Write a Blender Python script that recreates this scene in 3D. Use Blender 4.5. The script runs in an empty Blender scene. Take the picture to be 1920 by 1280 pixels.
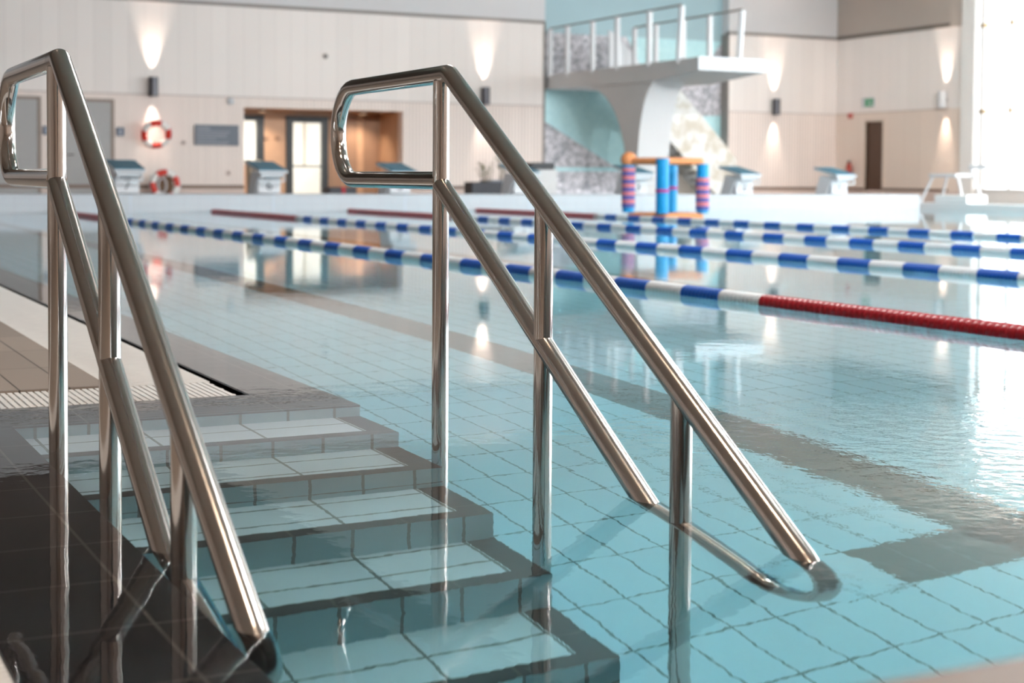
import bpy, bmesh, math, random
from mathutils import Vector, Matrix
random.seed(7)
S = bpy.context.scene
COL = S.collection

# ------------------------------------------------------------------ camera
cam_d = bpy.data.cameras.new('camera'); cam = bpy.data.objects.new('camera', cam_d); COL.objects.link(cam)
cam.matrix_world = Matrix(((0.89668, 0.01305, -0.442486, 0.0),
                           (-0.442637, 0.040098, -0.895804, 0.0),
                           (0.006052, 0.99911, 0.041732, 0.607),
                           (0, 0, 0, 1)))
cam_d.sensor_width = 36.0; cam_d.lens = 54.035
cam_d.shift_y = -(640 - 454) / 1920.0
cam_d.clip_start = 0.05; cam_d.clip_end = 400
cam_d.dof.use_dof = True; cam_d.dof.focus_distance = 3.45; cam_d.dof.aperture_fstop = 4.5
S.camera = cam

# ------------------------------------------------------------------ sky, exposure
W = bpy.data.worlds.new('overcast_sky'); S.world = W; W.use_nodes = True
bgn = W.node_tree.nodes['Background']
bgn.inputs[0].default_value = (0.90, 0.955, 1.0, 1); bgn.inputs[1].default_value = 1.1
S.view_settings.view_transform = 'Standard'; S.view_settings.look = 'None'
S.view_settings.gamma = 1.0; S.view_settings.use_curve_mapping = False
S.view_settings.exposure = 3.24
try:
    S.cycles.use_denoising = True
    S.cycles.max_bounces = 16; S.cycles.diffuse_bounces = 5; S.cycles.glossy_bounces = 6
    S.cycles.transmission_bounces = 10; S.cycles.transparent_max_bounces = 12
    S.cycles.caustics_refractive = True; S.cycles.caustics_reflective = False
    S.cycles.sample_clamp_indirect = 12.0
    S.cycles.blur_glossy = 0.3
except Exception:
    pass
# portal that guides the daylight through the long window front (it gives off no light itself)
pl = bpy.data.lights.new('window_portal', 'AREA'); pl.shape = 'RECTANGLE'; pl.size = 36.0; pl.size_y = 4.8
po = bpy.data.objects.new('window_portal', pl); COL.objects.link(po)
po.location = (26.78, 10.6, 2.9); po.rotation_euler = (0, math.radians(90), 0)
po.rotation_euler = Matrix(((0, 0, 1), (1, 0, 0), (0, 1, 0))).to_euler()
pl.cycles.is_portal = True
# added unseen area lights at ceiling height that brighten the near pool
for lx in (6.0, 13.5, 21.0):
    for ly in (-4.0, 4.0, 12.0):
        ld = bpy.data.lights.new('added_pool_fill', 'AREA'); ld.shape = 'RECTANGLE'; ld.size = 1.6; ld.size_y = 0.5; ld.energy = 34.0; ld.color = (1.0, 0.985, 0.97)
        lo = bpy.data.objects.new('added_pool_fill', ld); COL.objects.link(lo); lo.location = (lx, ly, 5.7)

# a row of warm round lamps over the head of the pool steps
for i in range(5):
    ld = bpy.data.lights.new('hall_lamp', 'AREA'); ld.shape = 'DISK'; ld.size = 0.6; ld.energy = 6.0; ld.color = (1.0, 0.78, 0.58)
    lo = bpy.data.objects.new('hall_lamp', ld); COL.objects.link(lo); lo.location = (0.9, -6.5 + 2.2 * i, 5.68)
# added unseen spots that lift the far wall and the right wall
for (fx, fy, tx, ty, tz, e) in ((0.0, 8, 2.5, 34, 2.4, 200), (5.5, 8, 8.0, 34, 2.4, 310), (11.0, 8, 14.0, 34, 2.4, 330), (16.0, 8, 20.5, 34, 2.4, 290), (14.0, 9, 27.0, 31, 2.6, 520)):
    fd = bpy.data.lights.new('added_wall_fill', 'SPOT'); fd.energy = e * 1.15; fd.color = (1.0, 0.985, 0.98); fd.spot_size = math.radians(62); fd.spot_blend = 1.0; fd.shadow_soft_size = 0.12
    fo = bpy.data.objects.new('added_wall_fill', fd); COL.objects.link(fo); fo.location = (fx, fy, 5.6)
    fo.rotation_euler = (Vector((tx, ty, tz)) - Vector((fx, fy, 5.6))).to_track_quat('-Z', 'Y').to_euler()

# added unseen spots that brighten the ceiling mirrored in the open pool
for uy in (12.0, 18.0, 24.0):
    ud = bpy.data.lights.new('added_ceiling_fill', 'SPOT'); ud.energy = 260.0; ud.color = (1.0, 0.90, 0.80); ud.spot_size = math.radians(110); ud.spot_blend = 1.0; ud.shadow_soft_size = 0.15
    uo = bpy.data.objects.new('added_ceiling_fill', ud); COL.objects.link(uo); uo.location = (26.3, uy, 4.9)
    uo.rotation_euler = Vector((-1.0, 0.0, 0.45)).to_track_quat('-Z', 'Y').to_euler()

# ------------------------------------------------------------------ materials
def lin(c):
    return tuple((x / 12.92 if x <= 0.04045 else ((x + 0.055) / 1.055) ** 2.4) for x in [v / 255 for v in c]) + (1,)
MATS = {}
class NT:
    def __init__(self, name):
        self.m = bpy.data.materials.new(name); self.m.use_nodes = True
        self.t = self.m.node_tree; self.b = self.t.nodes['Principled BSDF']
    def n(self, typ, **kw):
        nd = self.t.nodes.new(typ)
        for k, v in kw.items(): setattr(nd, k, v)
        return nd
    def l(self, a, b): self.t.links.new(a, b)
def mat(name, col, rough=0.5, metal=0.0, noise=0.0, nscale=8.0, spec=None, bump=0.0, bscale=60.0):
    if name in MATS: return MATS[name]
    k = NT(name)
    k.b.inputs['Roughness'].default_value = rough; k.b.inputs['Metallic'].default_value = metal
    k.b.inputs['Base Color'].default_value = col
    if spec is not None: k.b.inputs['Specular IOR Level'].default_value = spec
    if noise > 0:
        tc = k.n('ShaderNodeTexCoord'); nz = k.n('ShaderNodeTexNoise'); nz.inputs['Scale'].default_value = nscale
        nz.inputs['Detail'].default_value = 4
        k.l(tc.outputs['Object'], nz.inputs['Vector'])
        mx = k.n('ShaderNodeMix', data_type='RGBA')
        d = tuple(max(0, c * (1 - noise)) for c in col[:3]) + (1,); e = tuple(min(1, c * (1 + noise)) for c in col[:3]) + (1,)
        mx.inputs[6].default_value = d; mx.inputs[7].default_value = e
        k.l(nz.outputs['Fac'], mx.inputs[0]); k.l(mx.outputs[2], k.b.inputs['Base Color'])
    if bump > 0:
        tc = k.n('ShaderNodeTexCoord'); nz = k.n('ShaderNodeTexNoise'); nz.inputs['Scale'].default_value = bscale
        k.l(tc.outputs['Object'], nz.inputs['Vector'])
        bp = k.n('ShaderNodeBump'); bp.inputs['Strength'].default_value = bump; bp.inputs['Distance'].default_value = 0.01
        k.l(nz.outputs['Fac'], bp.inputs['Height']); k.l(bp.outputs['Normal'], k.b.inputs['Normal'])
    MATS[name] = k.m; return k.m
def emis(name, col, s):
    k = NT(name); k.b.inputs['Base Color'].default_value = col
    k.b.inputs['Emission Color'].default_value = col; k.b.inputs['Emission Strength'].default_value = s
    return k.m
def tile(name, axes, w, h, off, c1, c2, mortar, rough=0.25, msize=0.004, jitter=0.5, offset=0.0):
    """grid of tiles in world axes, e.g. axes='yx': tile width along y, height along x"""
    k = NT(name)
    tc = k.n('ShaderNodeTexCoord'); sp = k.n('ShaderNodeSeparateXYZ'); cb = k.n('ShaderNodeCombineXYZ')
    k.l(tc.outputs['Object'], sp.inputs[0])
    for i, a in enumerate(axes):
        ad = k.n('ShaderNodeMath', operation='ADD'); ad.inputs[1].default_value = 50 * (w if i == 0 else h) - off[i]
        k.l(sp.outputs['XYZ'.index(a.upper())], ad.inputs[0]); k.l(ad.outputs[0], cb.inputs[i])
    br = k.n('ShaderNodeTexBrick', offset=offset, squash=1.0)
    br.inputs['Scale'].default_value = 1.0; br.inputs['Brick Width'].default_value = w; br.inputs['Row Height'].default_value = h
    br.inputs['Mortar Size'].default_value = msize; br.inputs['Mortar Smooth'].default_value = 0.1; br.inputs['Bias'].default_value = 0
    br.inputs['Color1'].default_value = c1; br.inputs['Color2'].default_value = c2; br.inputs['Mortar'].default_value = mortar
    k.l(cb.outputs[0], br.inputs['Vector']); k.l(br.outputs['Color'], k.b.inputs['Base Color'])
    k.b.inputs['Roughness'].default_value = rough
    return k.m

STEEL = mat('brushed_steel', (0.60, 0.565, 0.54, 1), 0.11, 1.0)
k = NT('satin_steel')   # handrails: drawn tube with very fine grain
k.b.inputs['Base Color'].default_value = (0.54, 0.50, 0.475, 1); k.b.inputs['Metallic'].default_value = 1.0
tc = k.n('ShaderNodeTexCoord'); nz = k.n('ShaderNodeTexNoise'); nz.inputs['Scale'].default_value = 90; nz.inputs['Detail'].default_value = 3
k.l(tc.outputs['Object'], nz.inputs['Vector'])
mr = k.n('ShaderNodeMapRange'); mr.inputs[3].default_value = 0.16; mr.inputs[4].default_value = 0.24
k.l(nz.outputs['Fac'], mr.inputs[0]); k.l(mr.outputs[0], k.b.inputs['Roughness'])
RAIL = k.m
WHITE_TILE = (0.68, 0.765, 0.84, 1); WHITE_TILE2 = (0.645, 0.73, 0.80, 1); GROUT = (0.21, 0.24, 0.25, 1)
DARK1 = (0.011, 0.010, 0.013, 1); DARK2 = (0.009, 0.008, 0.011, 1); DGROUT = (0.09, 0.08, 0.07, 1)
M_floor = tile('pool_floor_tile', 'yx', 0.25, 0.125, (2.80, 1.93), WHITE_TILE, WHITE_TILE2, GROUT, msize=0.0032)
M_band = tile('lane_mark_tile', 'yx', 0.25, 0.125, (2.80, 1.93), (0.115, 0.082, 0.066, 1), (0.10, 0.072, 0.058, 1), (0.15, 0.12, 0.10, 1))
M_tread = tile('step_tread_tile', 'xy', 0.256, 0.125, (1.376, 3.62), WHITE_TILE, WHITE_TILE2, GROUT)
M_riser = tile('step_riser_tile', 'xz', 0.128, 0.50, (1.376, 0.0), (0.40, 0.60, 0.67, 1), (0.37, 0.57, 0.64, 1), GROUT)
M_side = tile('pool_wall_tile', 'yz', 0.25, 0.125, (0, 0), WHITE_TILE, WHITE_TILE2, GROUT)
M_edge = tile('dark_edge_tile', 'yx', 0.25, 0.30, (3.07, 0.483), DARK1, DARK2, DGROUT, 0.35, 0.003)
M_edge2 = tile('dark_edge_tile_cross', 'xy', 0.25, 0.26, (0.483, 3.88), DARK1, DARK2, DGROUT, 0.35, 0.003)
M_nose = tile('dark_nosing_tile', 'xy', 0.256, 0.5, (1.246, 0.1), (0.05, 0.046, 0.048, 1), (0.042, 0.04, 0.042, 1), DGROUT, 0.4)
M_bulk = tile('bulkhead_tile', 'xz', 0.25, 0.125, (0, 0), (0.54, 0.565, 0.60, 1), (0.525, 0.55, 0.59, 1), (0.465, 0.49, 0.53, 1), 0.6, 0.004)
M_deck = tile('deck_tile', 'yx', 0.5, 0.137, (4.46, 0.663), lin((158, 146, 136)), lin((146, 135, 126)), (0.10, 0.09, 0.08, 1), 0.5, 0.003)
M_deck2 = tile('raised_deck_tile', 'xy', 0.25, 0.25, (0, 0), lin((130, 115, 108)), lin((126, 111, 104)), (0.16, 0.14, 0.12, 1), 0.5, 0.003)
M_grate = mat('grate_plastic', (0.76, 0.75, 0.74, 1), 0.45, noise=0.08, nscale=20)
M_grateb = mat('gutter_dark', (0.05, 0.05, 0.05, 1), 0.5)
M_white = mat('white_gloss', (0.62, 0.64, 0.67, 1), 0.3, noise=0.02)
M_whitec = mat('white_concrete', (0.58, 0.59, 0.60, 1), 0.55, noise=0.03, nscale=3)
M_greybox = mat('slate_grey', lin((120, 130, 142)), 0.5, noise=0.05)
M_black = mat('black_frame', (0.012, 0.016, 0.02, 1), 0.4)
M_teal = mat('teal_pad', lin((36, 104, 128)), 0.45, noise=0.08, nscale=30)
M_num = mat('number_ink', (0.06, 0.07, 0.09, 1), 0.5)
M_red = mat('red_plastic', lin((170, 22, 38)), 0.35, noise=0.05, nscale=30)
M_blue = mat('blue_plastic', lin((0, 84, 182)), 0.5, noise=0.05, nscale=30)
M_wfloat = mat('white_plastic', (0.72, 0.74, 0.77, 1), 0.4, noise=0.05, nscale=30)
M_cable = mat('cable', (0.4, 0.4, 0.42, 1), 0.4, 0.6)
M_orange = mat('orange_foam', lin((232, 150, 96)), 0.6, noise=0.06)
M_cyan = mat('cyan_foam', lin((0, 150, 214)), 0.4, noise=0.05)
M_pink = mat('pink_foam', lin((222, 130, 138)), 0.6)
M_magenta = mat('magenta_band', lin((176, 60, 140)), 0.6)
M_navy = mat('violet_blue_foam', lin((84, 92, 168)), 0.6)
M_sconce = mat('anthracite_metal', lin((84, 84, 90)), 0.35, 0.5)
M_wood = mat('oak_panel', lin((196, 156, 124)), 0.45, noise=0.14, nscale=3)
M_woodd = mat('dark_oak_panel', lin((160, 124, 98)), 0.5, noise=0.1, nscale=3)
M_greydoor = mat('grey_door', lin((166, 166, 166)), 0.5, noise=0.02)
M_doorframe = mat('taupe_frame', lin((140, 126, 116)), 0.5)
M_browndoor = mat('brown_door', lin((84, 58, 42)), 0.5, noise=0.12, nscale=4)
M_beige = mat('beige_plastic', lin((206, 190, 164)), 0.55, noise=0.05)
M_brown = mat('brown_plastic', lin((110, 84, 60)), 0.6)
M_gold = mat('bronze_clamp', lin((160, 130, 80)), 0.35, 0.7)
M_green = mat('exit_green', lin((60, 160, 110)), 0.5)
M_leaf = mat('leaf_green', lin((130, 138, 84)), 0.5, noise=0.3, nscale=20)
M_stem = mat('stem', lin((110, 96, 70)), 0.7)
M_pot = mat('dark_planter', lin((52, 54, 62)), 0.5, noise=0.08)
M_trim = mat('trim_grey', lin((134, 128, 124)), 0.5)
M_base = mat('baseboard_taupe', lin((124, 104, 92)), 0.5)
M_plinth = mat('plinth_pink_grey', lin((214, 196, 188)), 0.6, noise=0.03)
M_upper = mat('upper_wall_grey', lin((206, 206, 208)), 0.7, noise=0.02)
M_ceil = mat('ceiling_wood_lit', lin((240, 230, 220)), 0.6, noise=0.1, nscale=2)  # paled: brightness of the window side is put into the colour
M_wallbrown = mat('walnut_cladding', lin((184, 168, 156)), 0.6, noise=0.12, nscale=1.5)
M_beam = mat('cream_steel', (0.80, 0.79, 0.78, 1), 0.35)
M_outside = mat('outside_paving', (0.6, 0.6, 0.6, 1), 0.8, noise=0.05)
M_outwall = mat('outside_render', (0.72, 0.72, 0.74, 1), 0.8, noise=0.03)
M_outglass = mat('outside_window_band', (0.30, 0.32, 0.36, 1), 0.3)

def ribbed(name, c, pitch, depth, dirs='x', dark=0.6, soft=False):
    k = NT(name); tc = k.n('ShaderNodeTexCoord'); sp = k.n('ShaderNodeSeparateXYZ'); k.l(tc.outputs['Object'], sp.inputs[0])
    ml = k.n('ShaderNodeMath', operation='DIVIDE'); ml.inputs[1].default_value = pitch; k.l(sp.outputs['XYZ'.index(dirs.upper())], ml.inputs[0])
    fr = k.n('ShaderNodeMath', operation='FRACT'); k.l(ml.outputs[0], fr.inputs[0])
    gt = k.n('ShaderNodeMath', operation='LESS_THAN'); gt.inputs[1].default_value = 0.3 if not soft else 0.03; k.l(fr.outputs[0], gt.inputs[0])
    fl = k.n('ShaderNodeMath', operation='FLOOR'); k.l(ml.outputs[0], fl.inputs[0])
    wn = k.n('ShaderNodeTexWhiteNoise', noise_dimensions='1D'); k.l(fl.outputs[0], wn.inputs['W'])
    mr = k.n('ShaderNodeMapRange'); mr.inputs[3].default_value = 0.965; mr.inputs[4].default_value = 1.02; k.l(wn.outputs['Value'], mr.inputs[0])
    mx = k.n('ShaderNodeMix', data_type='RGBA'); mx.inputs[6].default_value = c; mx.inputs[7].default_value = tuple(v * dark for v in c[:3]) + (1,)
    k.l(gt.outputs[0], mx.inputs[0])
    sc = k.n('ShaderNodeVectorMath', operation='SCALE'); k.l(mx.outputs[2], sc.inputs[0]); k.l(mr.outputs[0], sc.inputs['Scale'])
    k.l(sc.outputs[0], k.b.inputs['Base Color']); k.b.inputs['Roughness'].default_value = 0.6
    return k.m
C_PLANK = lin((238, 231, 227)); C_SLAT = lin((243, 230, 223)); C_BEIGE = lin((230, 214, 202))
M_plank = ribbed('plank_cladding', C_PLANK, 0.37, 0, 'x', 0.86, True)
M_slat = ribbed('slat_cladding', C_SLAT, 0.088, 0, 'x', 0.70)
M_planky = ribbed('plank_cladding_side', C_PLANK, 0.37, 0, 'y', 0.88, True)
M_beigey = ribbed('beige_panel_side', C_BEIGE, 0.6, 0, 'y', 0.9, True)

k = NT('pebble_mosaic'); tc = k.n('ShaderNodeTexCoord'); vo = k.n('ShaderNodeTexVoronoi'); vo.inputs['Scale'].default_value = 14
k.l(tc.outputs['Object'], vo.inputs['Vector']); cr = k.n('ShaderNodeValToRGB')
cr.color_ramp.elements[0].color = lin((140, 142, 150)); cr.color_ramp.elements[1].color = lin((224, 222, 228))
sx = k.n('ShaderNodeSeparateXYZ'); k.l(vo.outputs['Color'], sx.inputs[0]); k.l(sx.outputs[0], cr.inputs[0]); k.l(cr.outputs[0], k.b.inputs['Base Color'])
M_mosaic = k.m
M_tealtile = tile('teal_mosaic', 'xz', 0.1, 0.1, (0, 0), lin((184, 224, 228)), lin((172, 216, 222)), lin((180, 214, 218)), 0.35, 0.003)
M_palet = mat('pale_teal_wall', lin((160, 188, 196)), 0.6, noise=0.04, nscale=1)

def pane_mat(name, tint=(1, 1, 1, 1), fres=1.45):
    k = NT(name); t = k.t; t.nodes.remove(k.b); out = t.nodes['Material Output']
    tr = k.n('ShaderNodeBsdfTransparent'); tr.inputs[0].default_value = tint
    gl = k.n('ShaderNodeBsdfGlossy'); gl.inputs['Roughness'].default_value = 0.02
    lw = k.n('ShaderNodeLayerWeight'); pw = k.n('ShaderNodeMath', operation='POWER'); pw.inputs[1].default_value = 5.0; k.l(lw.outputs['Facing'], pw.inputs[0])
    fr = k.n('ShaderNodeMapRange'); fr.inputs[3].default_value = 0.03; fr.inputs[4].default_value = 0.7; k.l(pw.outputs[0], fr.inputs[0])
    mx = k.n('ShaderNodeMixShader'); k.l(fr.outputs[0], mx.inputs[0]); k.l(tr.outputs[0], mx.inputs[1]); k.l(gl.outputs[0], mx.inputs[2])
    k.l(mx.outputs[0], out.inputs[0]); return k.m
M_pane = pane_mat('window_glass', (0.97, 0.98, 0.98, 1), 1.25)
M_glassrail = pane_mat('railing_glass', (0.86, 0.93, 0.94, 1), 1.3)

# water: true refraction with the colour of clear pool water in its volume
k = NT('pool_water'); t = k.t; t.nodes.remove(k.b); out = t.nodes['Material Output']
gb = k.n('ShaderNodeBsdfGlass'); gb.inputs['Roughness'].default_value = 0.0; gb.inputs['IOR'].default_value = 1.333
gb.inputs['Color'].default_value = (1, 1, 1, 1)
tc = k.n('ShaderNodeTexCoord')
def noise_node(scale, sx=1, sy=1, detail=2):
    mp = k.n('ShaderNodeMapping'); mp.inputs['Scale'].default_value = (sx, sy, 1); k.l(tc.outputs['Object'], mp.inputs['Vector'])
    nz = k.n('ShaderNodeTexNoise'); nz.inputs['Scale'].default_value = scale; nz.inputs['Detail'].default_value = detail
    k.l(mp.outputs[0], nz.inputs['Vector']); return nz.outputs['Fac']
def math_node(op, a, b):
    m = k.n('ShaderNodeMath', operation=op)
    for i, v in enumerate((a, b)):
        if isinstance(v, (int, float)): m.inputs[i].default_value = v
        else: k.l(v, m.inputs[i])
    return m.outputs[0]
swell = noise_node(1.6); fine = noise_node(11.0, 1, 1, 3); chop = noise_node(19.0, 1.0, 1.0, 3)
vd = k.n('ShaderNodeVectorMath', operation='DISTANCE'); vd.inputs[1].default_value = (2.55, 2.52, 0); k.l(tc.outputs['Object'], vd.inputs[0])
mk = k.n('ShaderNodeMapRange'); mk.inputs[1].default_value = 0.35; mk.inputs[2].default_value = 1.1; mk.inputs[3].default_value = 1.0; mk.inputs[4].default_value = 0.0
k.l(vd.outputs['Value'], mk.inputs[0])
vd2 = k.n('ShaderNodeVectorMath', operation='DISTANCE'); vd2.inputs[1].default_value = (1.47, 1.87, 0); k.l(tc.outputs['Object'], vd2.inputs[0])
mk2 = k.n('ShaderNodeMapRange'); mk2.inputs[1].default_value = 0.02; mk2.inputs[2].default_value = 0.14; mk2.inputs[3].default_value = 1.0; mk2.inputs[4].default_value = 0.0
k.l(vd2.outputs['Value'], mk2.inputs[0])
mask = math_node('MAXIMUM', mk.outputs[0], mk2.outputs[0])
hgt = math_node('ADD', math_node('MULTIPLY', swell, 0.2), math_node('MULTIPLY', fine, 0.075))
hgt = math_node('ADD', hgt, math_node('MULTIPLY', chop, math_node('ADD', math_node('MULTIPLY', mask, 0.6), 0.035)))
bp = k.n('ShaderNodeBump'); bp.inputs['Strength'].default_value = 1.0; bp.inputs['Distance'].default_value = 0.0042
k.l(hgt, bp.inputs['Height']); k.l(bp.outputs['Normal'], gb.inputs['Normal'])
va = k.n('ShaderNodeVolumeAbsorption'); va.inputs['Color'].default_value = (0.0, 0.82, 0.93, 1); va.inputs['Density'].default_value = 0.30
k.l(gb.outputs[0], out.inputs['Surface']); k.l(va.outputs[0], out.inputs['Volume'])
M_water = k.m

# ------------------------------------------------------------------ mesh helpers
def box(bm, x0, y0, z0, x1, y1, z1, mi=0):
    vs = [bm.verts.new(p) for p in ((x0, y0, z0), (x1, y0, z0), (x1, y1, z0), (x0, y1, z0), (x0, y0, z1), (x1, y0, z1), (x1, y1, z1), (x0, y1, z1))]
    for f in ((0, 3, 2, 1), (4, 5, 6, 7), (0, 1, 5, 4), (1, 2, 6, 5), (2, 3, 7, 6), (3, 0, 4, 7)):
        bm.faces.new([vs[i] for i in f]).material_index = mi
    return bm
def bx(*a):
    bm = bmesh.new(); box(bm, *a); return bm
def bevel(bm, w, seg=2):
    bmesh.ops.bevel(bm, geom=list(bm.edges), offset=w, segments=seg, profile=0.5, affect='EDGES'); return bm
def bbx(x0, y0, z0, x1, y1, z1, w=0.01, seg=2): return bevel(bx(x0, y0, z0, x1, y1, z1), w, seg)
def tube(bm, pts, r, seg=24, closed=False, cap=True):
    pts = [Vector(p) for p in pts]; n = len(pts); rings = []; prev = None
    for i, p in enumerate(pts):
        if closed: t = (pts[(i + 1) % n] - pts[i - 1]).normalized()
        else: t = ((pts[min(i + 1, n - 1)] - pts[max(i - 1, 0)])).normalized()
        if prev is None:
            a = Vector((0, 0, 1)) if abs(t.z) < 0.9 else Vector((1, 0, 0))
            u = t.cross(a).normalized()
        else:
            u = (prev - t * prev.dot(t)).normalized()
        prev = u; v = t.cross(u)
        rr = r[i] if isinstance(r, (list, tuple)) else r
        rings.append([bm.verts.new(p + (u * math.cos(2 * math.pi * j / seg) + v * math.sin(2 * math.pi * j / seg)) * rr) for j in range(seg)])
    for i in range(n if closed else n - 1):
        a, b = rings[i], rings[(i + 1) % n]
        for j in range(seg): bm.faces.new((a[j], a[(j + 1) % seg], b[(j + 1) % seg], b[j]))
    if cap and not closed:
        bm.faces.new(list(reversed(rings[0]))); bm.faces.new(rings[-1])
    return bm
def tb(pts, r, seg=24, closed=False): return tube(bmesh.new(), pts, r, seg, closed)
def fillet(pts, rads, n=8):
    """round the corners of a polyline"""
    P = [Vector(p) for p in pts]; out = [P[0]]
    for i in range(1, len(P) - 1):
        r = rads[i]
        if r <= 0: out.append(P[i]); continue
        a = (P[i - 1] - P[i]).normalized(); b = (P[i + 1] - P[i]).normalized()
        ang = a.angle(b); d = r / math.tan(ang / 2)
        c = P[i] + (a + b).normalized() * (r / math.sin(ang / 2))
        s = P[i] + a * d; e = P[i] + b * d
        u = (s - c); w = (e - c); th = u.angle(w); ax = u.cross(w).normalized()
        for q in range(n + 1): out.append(c + Matrix.Rotation(th * q / n, 3, ax) @ u)
    out.append(P[-1]); return out
def prism(bm, prof, axis, a, b, mi=0):
    """extrude a closed 2d outline along an axis: 'x': prof=(y,z); 'y': prof=(x,z); 'z': prof=(x,y)"""
    def mk(p, s): return {'x': (s, p[0], p[1]), 'y': (p[0], s, p[1]), 'z': (p[0], p[1], s)}[axis]
    A = [bm.verts.new(mk(p, a)) for p in prof]; B = [bm.verts.new(mk(p, b)) for p in prof]
    bm.faces.new(A).material_index = mi; bm.faces.new(list(reversed(B))).material_index = mi
    for i in range(len(prof)):
        j = (i + 1) % len(prof); bm.faces.new((A[j], A[i], B[i], B[j])).material_index = mi
    bmesh.ops.recalc_face_normals(bm, faces=list(bm.faces)); return bm
def px(prof, axis, a, b): return prism(bmesh.new(), prof, axis, a, b)
def cyl(bm, c, r, z0, z1, seg=24): return tube(bm, [(c[0], c[1], z0), (c[0], c[1], z1)], r, seg)
def obj(name, bm, m, parent=None, smooth=False, kind=None):
    me = bpy.data.meshes.new(name); bm.to_mesh(me); bm.free()
    for q in (m if isinstance(m, (list, tuple)) else [m]): me.materials.append(q)
    if smooth:
        me.polygons.foreach_set('use_smooth', [True] * len(me.polygons))
        try: me.set_sharp_from_angle(angle=math.radians(40))
        except Exception: pass
    o = bpy.data.objects.new(name, me); COL.objects.link(o)
    if parent is not None:
        o.parent = parent
        if parent.type == 'EMPTY': o.location = -Vector(parent['_base'])
    if kind: o['kind'] = kind
    return o
def thing(name, label, cat, base, group=None):
    o = bpy.data.objects.new(name, None); COL.objects.link(o); o.empty_display_size = 0.1
    o.location = base; o['_base'] = tuple(base); o['label'] = label; o['category'] = cat
    if group: o['group'] = group
    THINGS.append(o); return o
THINGS = []
def tag(o, label, cat, group=None):
    o['label'] = label; o['category'] = cat
    if group: o['group'] = group
    return o
def struct(name, bm, m, parent=None, smooth=False): return obj(name, bm, m, parent, smooth, None if parent else 'structure')
def dup(root, loc, label, group=None):
    r = root.copy(); COL.objects.link(r); r.location = loc; r['label'] = label
    if group: r['group'] = group
    for ch in root.children:
        c = ch.copy(); COL.objects.link(c); c.parent = r
        for g in ch.children:
            d = g.copy(); COL.objects.link(d); d.parent = c
    THINGS.append(r); return r
def text_bm(s, size, extr=0.002):
    cu = bpy.data.curves.new('tmp_text', 'FONT'); cu.body = s; cu.size = size; cu.extrude = extr; cu.align_x = 'CENTER'; cu.align_y = 'CENTER'
    o = bpy.data.objects.new('tmp_text', cu); COL.objects.link(o)
    dg = bpy.context.evaluated_depsgraph_get(); me = bpy.data.meshes.new_from_object(o.evaluated_get(dg))
    bm = bmesh.new(); bm.from_mesh(me); bpy.data.objects.remove(o); bpy.data.curves.remove(cu); bpy.data.meshes.remove(me)
    return bm
def spot(name, loc, direction, energy, col, angle, parent=None, blend=0.8, size=0.05):
    d = bpy.data.lights.new(name, 'SPOT'); d.energy = energy; d.color = col; d.spot_size = math.radians(angle); d.spot_blend = blend; d.shadow_soft_size = size
    o = bpy.data.objects.new(name, d); COL.objects.link(o); o.location = loc
    o.rotation_euler = Vector(direction).to_track_quat('-Z', 'Y').to_euler()
    if parent is not None:
        o.parent = parent; o.location = Vector(loc) - Vector(parent['_base'])
    return o

# ------------------------------------------------------------------ the pool basin and the deck
D = 1.27; XE = 1.448; XS = 0.555; YS = 3.843
XR = 23.0; YN = 0.75; YB = 25.6; ZE = -0.006
TR = 0.276; RI = 0.18
bm = bx(XS - 0.3, YN - 0.2, -D - 0.2, XR + 0.2, 30.0, -D)
struct('pool_floor', bm, M_floor)
# lane marks: the tee and the long band are inlaid tiles of the floor, a hair proud of it
bm = bmesh.new()
box(bm, 2.805, 2.80, -D - 0.05, 3.055, 23.4, -D + 0.0015)
box(bm, 2.43, 2.80, -D - 0.05, 3.43, 3.05, -D + 0.0015)
for i in range(1, 4):
    c = 2.93 + 2.6 * i
    box(bm, c - 0.125, 2.80, -D - 0.05, c + 0.125, 23.4, -D + 0.0015); box(bm, c - 0.5, 2.80, -D - 0.05, c + 0.5, 3.05, -D + 0.0015)
struct('lane_markings', bm, M_band)
# steps
bm = bmesh.new()
for i in range(1, 7):
    y1 = YS - TR * (i - 1); y0 = YS - TR * i; z = -RI * i
    fr, sd = 0.052, 0.066
    zb = -D - 0.02
    def quad(p, mi):
        f = bm.faces.new([bm.verts.new(q) for q in p]); f.material_index = mi
    quad(((XS, y0 + fr, z), (XE - sd, y0 + fr, z), (XE - sd, y1, z), (XS, y1, z)), 0)          # tread
    quad(((XS, y0, z), (XE, y0, z), (XE - sd, y0 + fr, z), (XS, y0 + fr, z)), 1)               # dark nosing
    quad(((XE, y0, z), (XE, y1, z), (XE - sd, y1, z), (XE - sd, y0 + fr, z)), 1)               # dark right border
    quad(((XS, y1, z), (XE, y1, z), (XE, y1, z + RI), (XS, y1, z + RI)), 2)                    # riser
    quad(((XE, y0, zb), (XE, y1, zb), (XE, y1, z), (XE, y0, z)), 3)                            # outer side
i = 7; y1 = YS - TR * 6
quad(((XS, y1, -D), (XE, y1, -D), (XE, y1, -RI * 6), (XS, y1, -RI * 6)), 2)
struct('pool_steps', bm, [M_tread, M_nose, M_riser, M_side])
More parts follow.
